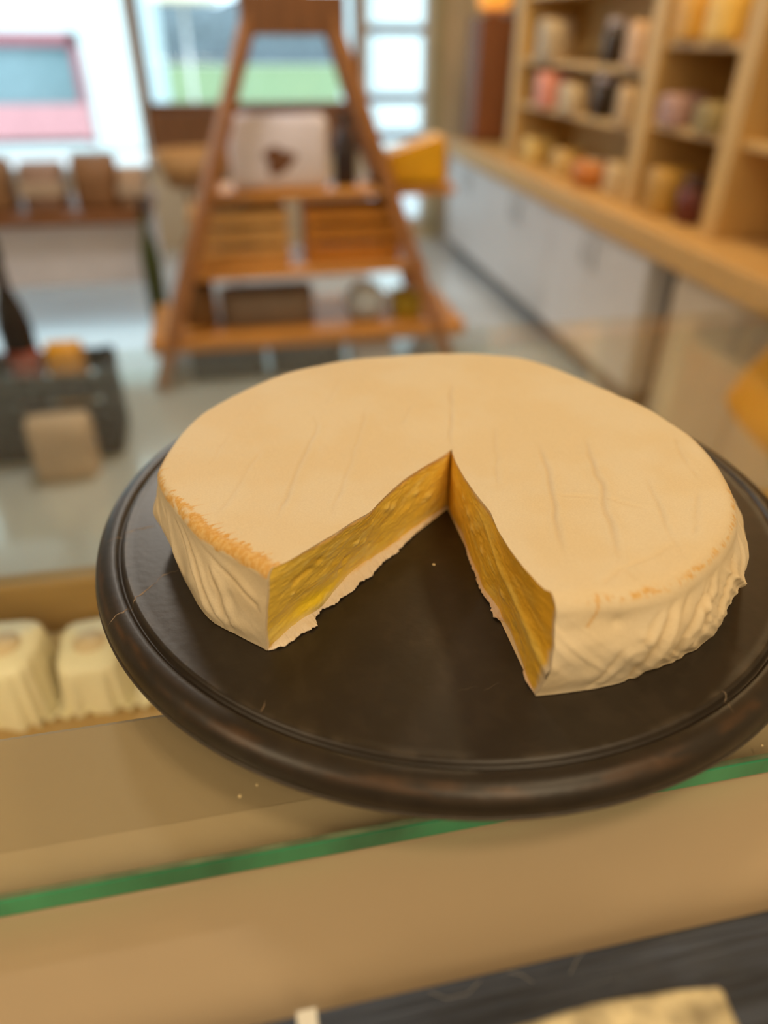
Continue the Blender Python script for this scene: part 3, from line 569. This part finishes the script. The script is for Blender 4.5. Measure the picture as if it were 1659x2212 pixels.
devR = fRT(s * (1 - rho[0] / Rt[0])) - (A + s[:, None] * (E_[0] - A)); devL = fLT(s * (1 - rho[-1] / Rt[-1])) - (A + s[:, None] * (E_[-1] - A))
wR = (1 - sstep(ph0, ph0 + 55, ph))[:, None, None]; wL = sstep(ph1 - 55, ph1, ph)[:, None, None]
XY = XY + devR[None] * wR + devL[None] * wL
def top_relief(x, y):
    z = .0011 * (fbm(st3(x * 22, y * 22), 3, 5) - .5) + .00035 * (fbm(st3(x * 130, y * 90), 3, 15) - .5)
    # fine parallel mat marks running with the creases
    z += .00012 * (vn(st3(x * 300 + y * 60, y * 14)) - .5)
    dk = np.zeros(x.shape)
    for L, a in zip(CREASES, CAMP):
        wob = .0016 * (vn(st3(x * 90, y * 90), 31) - .5)
        d, p = seg_dist(x, y, L); d = d + wob; env = sstep(-.02, .18, p) * (1 - sstep(.82, 1.02, p)); env = env * (.6 + .8 * vn(st3(p * 7, a * 50), 8))
        g_ = np.exp(-(d / .0011) ** 2); z += env * a * .001 * (-.55 * g_ + .5 * np.exp(-((d - .0028) / .0024) ** 2)) - env * a * .00045 * sstep(0, .004, -d) * np.exp(-(d / .012) ** 2)
        dk = np.maximum(dk, env * a * g_)
    return z, dk
x, y = XY[..., 0], XY[..., 1]
zr, dk = top_relief(x, y)
edge_fade = 1
Ztop = Htop(x, y) + zr
top = np.concatenate([XY, Ztop[..., None]], -1)
# shoulder and side
Zs = Ztop[:, -1]
a = np.linspace(0, np.pi / 2, NSH + 1)[1:]
rs = Rin[:, None] + rho[:, None] * np.sin(a) * 1.05; zs = Zs[:, None] - rho[:, None] * (1 - np.cos(a)) * 1.1
v = np.linspace(0, 1, NW + 1)[None, 1:]
r0, zz0 = rs[:, -1:], zs[:, -1:]
bul = .0015 + .0030 * (1 - sstep(10, 120, ph))[:, None]
bul = bul + .004 * np.exp(-((ph - 177) / 5) ** 2)[:, None] * sstep(.25, .6, v) + .006 * np.exp(-((ph + 14) / 14) ** 2)[:, None]
rw = r0 + (Rb[:, None] - r0) * sstep(0, 1, v) + bul * np.sin(np.pi * np.clip(v, 0, 1)) ** 1.6; zw = zz0 * (1 - v) + .0002
# tuck the very bottom
rs_all = np.concatenate([rs, rw], 1); zs_all = np.concatenate([zs, zw], 1)
uu = (np.radians(ph) * .145)[:, None]
def ridged(q): return 1 - np.abs(2 * q - 1)
sh = uu + zs_all * 1.05 * (1 if True else 0)
sideL = sstep(120, 170, ph)[:, None]
fold = ridged(fbm(st3(sh * 52, zs_all * 9, 2), 3, 40)); fold2 = ridged(fbm(st3(sh * 150, zs_all * 22, 5), 2, 44)); lump = fbm(st3(uu * 55, zs_all * 60, 1), 3, 48)
lowz = sstep(.003, .020, Zs[:, None] - zs_all)
calm = 1 - .75 * np.exp(-((ph + 76) / 9) ** 2)[:, None]          # the smooth patch beside the right cut
fmod = .15 + 1.25 * sstep(.42, .72, vn(st3(uu * 26 + zs_all * 12, zs_all * 34, 6), 51))
vv_all = np.concatenate([0 * rs, v + 0 * rw], 1)
fold_amp = ((.0036 * (fold - .62) + .0012 * (fold2 - .5)) * calm * fmod + .0042 * (fbm(st3(uu * 30, zs_all * 34, 8), 2, 57) - .5) + .0016 * (lump - .5)) * (1 - .55 * sstep(.8, 1, vv_all))
FOLDS = [([(190,40),(196,30),(203,18),(207,4)], 1.3), ([(194,40),(202,28),(208,13),(211,4)], 1.5), ([(200,42),(208,36),(215,31),(220,25)], 1.2), ([(186,36),(190,20),(196,6)], 1.2), ([(209,30),(212,15),(214,4)], .7), ([(206,33),(210,22),(212,9)], .9),
    ([(-65.5,42.9),(-69.1,27.4),(-70.8,12.4),(-71.0,.7)], 2.0), ([(-56.3,41.8),(-59.4,32.5),(-59.6,21.6)], 1.3), ([(-52.7,43.3),(-55.8,36.3),(-60.9,31.8),(-64.1,21.9),(-65.3,8)], 1.6), ([(-74.9,26.5),(-75.9,17.7),(-77.6,4)], 1.0),
    ([(-86.2,41.1),(-83.5,42.2),(-81.3,43)], -1.0), ([(-43.4,35.6),(-48.7,32),(-54.8,22)], 1.3), ([(-61.2,43.2),(-65.4,31.5),(-67.2,16.4),(-67.9,4.7)], -1.3), ([(-68.5,39.8),(-70.7,31.6),(-72.3,26.5)], 1.2), ([(-55.2,43.9),(-57.8,29.3),(-61,13.1)], -1.1), ([(-38,40),(-44,22),(-48,8)], .8), ([(-30,38),(-36,20),(-41,6)], .6)]
u_all = uu + 0 * zs_all; fdk = np.zeros(zs_all.shape)
for L, am in FOLDS:
    Lm = [(math.radians(p) * 145, z) for p, z in L]
    d_, p_ = seg_dist(u_all + .0018 * (vn(st3(u_all * 90, zs_all * 90, 3), 33) - .5), zs_all, Lm); env_ = sstep(-.02, .2, p_) * (1 - sstep(.9, 1.03, p_) * .7)
    g_ = np.exp(-(d_ / .0011) ** 2); sgn_ = 1 if am > 0 else -1
    fold_amp = fold_amp + env_ * abs(am) * .001 * (-.75 * g_ + 1.0 * np.exp(-((sgn_ * d_ - .0032) / .0026) ** 2) + .35 * np.exp(-((sgn_ * d_ + .004) / .004) ** 2))
    fdk = np.maximum(fdk, env_ * g_ * min(1, abs(am) * .7))
for p_, z_, r_, am in ((-76, 36.9, 3, -1.8), (-71.7, 28.6, 2.4, 1.2), (-81, 30, 5, .9), (-83, 18, 6, -1.0), (-79, 10, 5, .8), (213, 20, 5, -.9), (200, 14, 6, .9), (216, 10, 4, .8), (193, 20, 5, .8)):
    fold_amp = fold_amp + am * .001 * np.exp(-((u_all - math.radians(p_) * .145) ** 2 + (zs_all - z_ / 1000) ** 2) / (r_ / 1000) ** 2)
rs_all = rs_all + fold_amp * lowz
shift = np.radians(-1.83) * (1 - sstep(ph0, ph0 + 22, ph)) + np.radians(-1.75) * sstep(ph1 - 22, ph1, ph)
phs = np.radians(ph)[:, None] + shift[:, None] * vv_all
side = np.stack([rs_all * np.cos(phs), rs_all * np.sin(phs), zs_all], -1)
# side ends pulled to the cut corners
P = np.concatenate([top, side], 1)
P[:, NS:, :2] += (wR * (devR[-1]) * (0) + wL * (devL[-1]) * 0)
# colours
cream = np.array([.83, .685, .445]); pale = np.array([.85, .735, .525]); tan = np.array([.66, .47, .25]); ochre = np.array([.74, .40, .085]); greyt = np.array([.60, .50, .37])
def mixc(c, d, k): return c * (1 - k[..., None]) + np.asarray(d) * k[..., None]
Cc = np.broadcast_to(cream, P.shape).copy()
Cc = mixc(Cc, pale, .8 * sstep(.35, .65, fbm(P * 30, 3, 60)))
ct_top = np.zeros(P.shape[:2]); ct_top[:, :NS] = dk; Cc = mixc(Cc, tan, np.clip(ct_top * .38, 0, 1))
vtan = np.zeros(P.shape[:2]); vtan[:, NS:] = fdk * .4 * lowz;
Cc = mixc(Cc, (.66, .47, .22), vtan)
# worn ochre band along the rim: distance along the section from the crease, in mm (+ inwards)
sec = np.zeros(P.shape[:2])
sec[:, :NS] = (np.hypot(P[:, NS - 1, 0], P[:, NS - 1, 1])[:, None] - np.hypot(P[:, :NS, 0], P[:, :NS, 1])) * 1000 + rho[:, None] * 800
sec[:, NS:NS + NSH] = (rho * 800)[:, None] * (1 - np.linspace(0, 1, NSH + 1)[None, 1:] * 1.7)
sec[:, NS + NSH:] = -(rho * 560)[:, None] - v * 42
phg = np.broadcast_to(ph[:, None], P.shape[:2])
st = fbm(st3(phg * 1.7, sec * .10, 3), 3, 70); st2 = fbm(st3(phg * .55, sec * .5, 9), 3, 74); st3_ = fbm(st3(phg * 3.2, sec * .6, 4), 2, 79)
amtL = sstep(150, 192, phg); wdt = .6 + 4.2 * sstep(176, 206, phg) + 7.0 * (st - .36) * sstep(160, 190, phg)
bandL = sstep(-1.0, .4, sec + 1.2 + 3.0 * (st2 - .5)) * (1 - sstep(wdt - .5, wdt + .6, sec + 2.4 * (st3_ - .5)))
wear = .92 * amtL * bandL * (.12 + .88 * sstep(.28, .5, st2 + .25 * sstep(195, 210, phg)))
streak = sstep(.60, .70, st) * (1 - sstep(5, 13, sec)) * sstep(0, 2, sec) * sstep(165, 180, phg) * (1 - sstep(205, 212, phg)) * .55
bandR = np.exp(-((sec - 1.0 - 3.5 * (st2 - .5)) / 1.25) ** 2) * sstep(.50, .60, st2 * .55 + st3_ * .5) * (1 - sstep(-5, 30, phg)) * sstep(-84, -76, phg) * 1.0
wear = np.clip(wear + streak + bandR * (.95 - .6 * sstep(-45, -15, phg)), 0, 1)
Cc = mixc(Cc, ochre, wear)
och = sstep(.35, .7, fbm(st3(phg * 2.2, sec * .7, 2), 3, 90)); Cc = mixc(Cc, (.86, .62, .27), wear * och * .75)
P[..., 2] += wear * .0010 * (fbm(P * 260, 3, 95) - .62)
crk, cp = seg_dist(np.radians(phg) * .145, P[..., 2], [(math.radians(p) * 145, z) for p, z in ((-79.1, 47.5), (-79.9, 40.9), (-81.1, 35.7))])
kk = np.exp(-(crk / .0005) ** 2) * (cp < 1) * (np.arange(P.shape[1]) >= NS)[None]; Cc = mixc(Cc, ochre, np.clip(kk, 0, 1) * .9)
zb = P.copy()
ch = empty('soft_cheese', (C0[0], C0[1], ZC)); tag(ch, 'large white-rind soft cheese wheel with a wedge cut out on the round dark board', 'cheese')
M_rind = vcol_mat('white_rind', .62, .35, 1100, spec=.25); M_paste = vcol_mat('yellow_paste', .38, .4, 500, spec=.45)
link('rind', grid_mesh('rind', P, Cc), M_rind, ch)

def cut_face(ft, fb, col_top_idx, nsgn, left):
    n1, n2 = 460, 120
    s = np.linspace(0, 1, n1); v = np.linspace(0, 1, n2)
    tp = P[col_top_idx, :NS]                                  # rind edge on this side
    d = np.r_[0, np.cumsum(np.linalg.norm(np.diff(tp, axis=0), axis=1))]; d /= d[-1]
    T3 = np.stack([np.interp(s, d, tp[:, k]) for k in range(3)], -1)
    B2 = fb(s); B3 = np.c_[B2, np.full(n1, .0004)]
    V = v[None, :, None]
    F = T3[:, None] * (1 - V) + B3[:, None] * V
    sd = P[col_top_idx, NS - 1:]; d = np.r_[0, np.cumsum(np.linalg.norm(np.diff(sd, axis=0), axis=1))]; d /= d[-1]
    S3 = np.stack([np.interp(v, d, sd[:, k]) for k in range(3)], -1)
    lin = T3[-1] * (1 - v[:, None]) + B3[-1] * v[:, None]
    F = F + (S3 - lin)[None] * (s[:, None, None] ** 8)
    hgt = np.linalg.norm(T3 - B3, axis=1)[:, None] * 1000; L = np.linalg.norm(T3[-1] - T3[0]) * 1000
    sm, vm = s[:, None] * L, v[None] * hgt                    # mm along, mm down
    nrm = np.cross(T3[-1] - T3[0], np.array([0, 0, 1.])); nrm /= np.linalg.norm(nrm); nrm *= nsgn
    q = st3(sm * .05 + vm * .03, vm * .12 - sm * .04, 1 if left else 6)
    ed = np.minimum(np.minimum(vm, hgt - vm), np.minimum((1 - s[:, None]) * L, 12)); ef = sstep(0, 2.5, ed) * sstep(0, 6, sm)
    big = fbm(q, 4, 100); fine = fbm(st3(sm * .35, vm * .8, 2), 3, 110)
    ztop = lambda: 0
    disp = (1.7 * (big - .5) + .45 * (fine - .5)) * ef
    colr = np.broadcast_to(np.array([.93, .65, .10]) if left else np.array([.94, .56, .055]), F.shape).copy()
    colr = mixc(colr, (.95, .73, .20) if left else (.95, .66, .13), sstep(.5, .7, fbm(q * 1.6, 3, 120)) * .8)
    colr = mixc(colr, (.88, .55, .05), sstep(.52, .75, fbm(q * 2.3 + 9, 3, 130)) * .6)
    if left:
        for (hs, hv, r_, am) in ((.885, .36, 2.1, -1.6), (.845, .34, 2.3, -1.7), (.80, .27, 1.8, -1.3), (.90, .50, .9, .5), (.64, .58, 2.2, -1.4), (.60, .42, 1.4, 1.0), (.55, .50, 1.6, 1.0), (.66, .70, 1.6, -1.2), (.42, .22, 2.0, 1.1), (.38, .30, 2.4, 1.2), (.5, .64, 1.2, -.9), (.22, .35, 2.2, 1.0), (.14, .55, 2.4, 1.1)):
            e = np.exp(-(((sm - hs * L) / (r_ * 1.5)) ** 2 + ((vm - hv * hgt) / r_) ** 2)); disp += am * e
            colr = mixc(colr, (.72, .45, .03) if am < 0 else (.80, .64, .22), e * .6)
        lipz = np.exp(-((s - .79) / .13) ** 2)[:, None]
        bz = lipz * sstep(.62, .80, v)[None] * (1 - sstep(.88, .95, v)[None]); colr = mixc(colr, (.98, .72, .03), np.clip(bz, 0, 1) * .85)
        cz = np.exp(-((s - .72) / .17) ** 2)[:, None] * sstep(.84, .90, v[None] + .05 * (fbm(st3(s[:, None] * 30, 0), 2) - .5)) ; colr = mixc(colr, (.93, .76, .28), np.clip(cz, 0, 1) * .85)
        disp += 2.6 * lipz * sstep(.78, .90, v)[None] * ef
    else:
        for (hs, hv, r_, am) in ((.30, .42, 2.4, 1.4), (.36, .52, 2.0, 1.2), (.22, .33, 1.6, .9), (.44, .47, 1.5, -1.0), (.47, .60, 1.8, .9), (.68, .70, 2.2, .8), (.80, .86, 2.5, -1.6)):
            e = np.exp(-(((sm - hs * L) / (r_ * 1.5)) ** 2 + ((vm - hv * hgt) / r_) ** 2)); disp += am * e; colr = mixc(colr, (.80, .62, .24) if am > 0 else (.55, .33, .03), e * .55)
        # a long knife smear running from mid top down to the outer corner
        dd = v[None] - (.12 + .9 * (s[:, None] - .35)); k = np.exp(-(dd / .05) ** 2) * sstep(.38, .55, s)[:, None]
        disp += .9 * k; disp -= 1.2 * sstep(0, .25, -dd) * sstep(.4, .7, s)[:, None] * ef
        colr = mixc(colr, (.88, .46, .03), sstep(0, .15, -dd) * sstep(.4, .7, s)[:, None] * .6); colr = mixc(colr, (.95, .66, .14), k * .6)
    # rind line seen in section: toothed white cut threads over an ochre band at the top, bottom and outer corner
    tooth = np.abs(((sm + .4 * vn(st3(sm * .8, 1))) / 1.9) % 1 - .5) * 2
    tw = 1.0 + 1.3 * tooth * (.4 + .8 * vn(st3(sm * .25, 4)))
    band = 1 - sstep(tw + .4, tw + 1.4 + 1.2 * fine, vm); colr = mixc(colr, (.82, .52, .20), band * .8)
    wh = (1 - sstep(tw * .55, tw * .95, vm)) * (.45 + .55 * sstep(.35, .6, fbm(st3(sm * .9, vm * .9), 2, 140))); colr = mixc(colr, (.86, .72, .55), np.clip(wh, 0, 1))
    bb = 1 - sstep(.3, 1.2 + 1.2 * fine, hgt - vm); colr = mixc(colr, (.74, .52, .24), bb * .8)
    oc = 1 - sstep(.6, (1.5 if left else 3.4) + (1.6 if left else 4.5) * (fbm(st3(vm * .22, 3), 3, 150) - .3) * (.25 + v[None] * 1.1), (1 - s[:, None]) * L); colr = mixc(colr, (.82, .69, .50), np.clip(oc, 0, 1) * .95)
    apx = 1 - sstep(0, 3.5, sm + 1.5 * (fine - .5)); colr = mixc(colr, (.66, .40, .05), apx * .5)  # colour darkened into the inner corner of the cut, where shade falls
    F = F + (disp / 1000)[..., None] * nrm
    F[..., 2] = np.maximum(F[..., 2], .0002)
    return link('cut_face', grid_mesh('cut_face', F, colr), M_paste, ch), nrm
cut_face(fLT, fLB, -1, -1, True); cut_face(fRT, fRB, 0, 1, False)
def flap(fb, raw, left):
    n1, n2 = 420, 14; s = np.linspace(0, 1, n1); fo = arc_raw(raw); I = fb(s); O = fo(s)
    jag = .55 * (fbm(st3(s * 95, 1 if left else 2), 3, 160) - .5) + .35 * (vn(st3(s * 260, 3), 7) - .5)
    dirv = O - I; wd = np.hypot(*dirv.T); n_ = np.gradient(I, axis=0); n_ = np.stack([-n_[:, 1], n_[:, 0]], -1) / np.hypot(*n_.T)[:, None]
    if left: n_ = np.where((np.sum(n_ * np.array([.7, -.7]), 1) < 0)[:, None], -n_, n_)
    else: n_ = np.where((n_[:, 0] > 0)[:, None], -n_, n_)
    env = sstep(0, .06, s) * (1 - sstep(.97, 1, s))
    O = O + n_ * ((jag * 1.6 * sstep(.1, .4, s) + .25 * sstep(.25, .45, s)) / 1000 * env)[:, None]
    u = np.linspace(0, 1, n2)[None]
    XYf = I[:, None] * (1 - u[..., None]) + O[:, None] * u[..., None]; 
    lift = np.minimum(.0036 if left else .0022, .55 * wd)[:, None] * env[:, None] * (1 - u) + .0006 + .0018 * (fbm(st3(s[:, None] * 60, u * 2.2, 5), 3, 170) - .35) * env[:, None] * u
    zt = np.maximum(lift, .0005)
    inner = XYf.copy(); inner[:, 0] -= n_ * .0004
    topg = np.concatenate([inner, zt[..., None]], -1)
    thick = .0006; und = topg[:, ::-1].copy(); und[..., 2] = np.maximum(und[..., 2] - thick, .0001)
    G = np.concatenate([topg, und], 1)
    c0 = np.broadcast_to(np.array([.84, .73, .57]) if left else np.array([.80, .60, .42]), G.shape).copy()
    uu_ = np.concatenate([u, u[:, ::-1]], 1) + 0 * s[:, None]; c0 = mixc(c0, (.78, .54, .20), (1 - sstep(.05, .38, uu_ + .4 * (fbm(st3(s[:, None] * 50, uu_ * 3), 2, 180) - .5))) * .8)
    link('rind_flap', grid_mesh('rind_flap', G, c0), M_rind, ch)
flap(fLB, LFLAP, True); flap(fRB, RFLAP, False)
# underside
bt = np.concatenate([P[:, -1:, :2], np.broadcast_to(A, (NT, 1, 2))], 1); bt = np.concatenate([bt, np.full((NT, 2, 1), .0002)], -1)
link('underside', grid_mesh('underside', bt, np.broadcast_to(cream, bt.shape)), M_rind, ch)

# crumbs
M_crumb = mat('crumb', (.72, .58, .32), .6, .2, 400)
def crumb(x, y, z, r, lab, sd):
    bm = bmesh.new(); bmesh.ops.create_icosphere(bm, subdivisions=2, radius=r)
    for v_ in bm.verts: v_.co *= .65 + .7 * float(vn(np.array(v_.co) / r * 1.3 + sd * 3.1)); v_.co.z = max(v_.co.z * .7 + r * .45, 0)
    o = bm_obj('cheese_crumb', bm, M_crumb, loc=(x, y, z), smooth=True); tag(o, lab, 'crumb', 'loose crumbs')
crumb(.0841, .2803, ZB + .0001, .0009, 'tiny pale crumb on the dark board inside the cut', 1)
crumb(-.0218, .1825, 1.0503, .0008, 'larger pale crumb on the glass below the board', 2)
crumb(-.0147, .1866, 1.0503, .0006, 'smaller pale crumb on the glass close to the board edge', 3)
crumb(.2028, .1633, 1.0503, .0006, 'pale crumb on the glass right of the board by the green edge', 4)
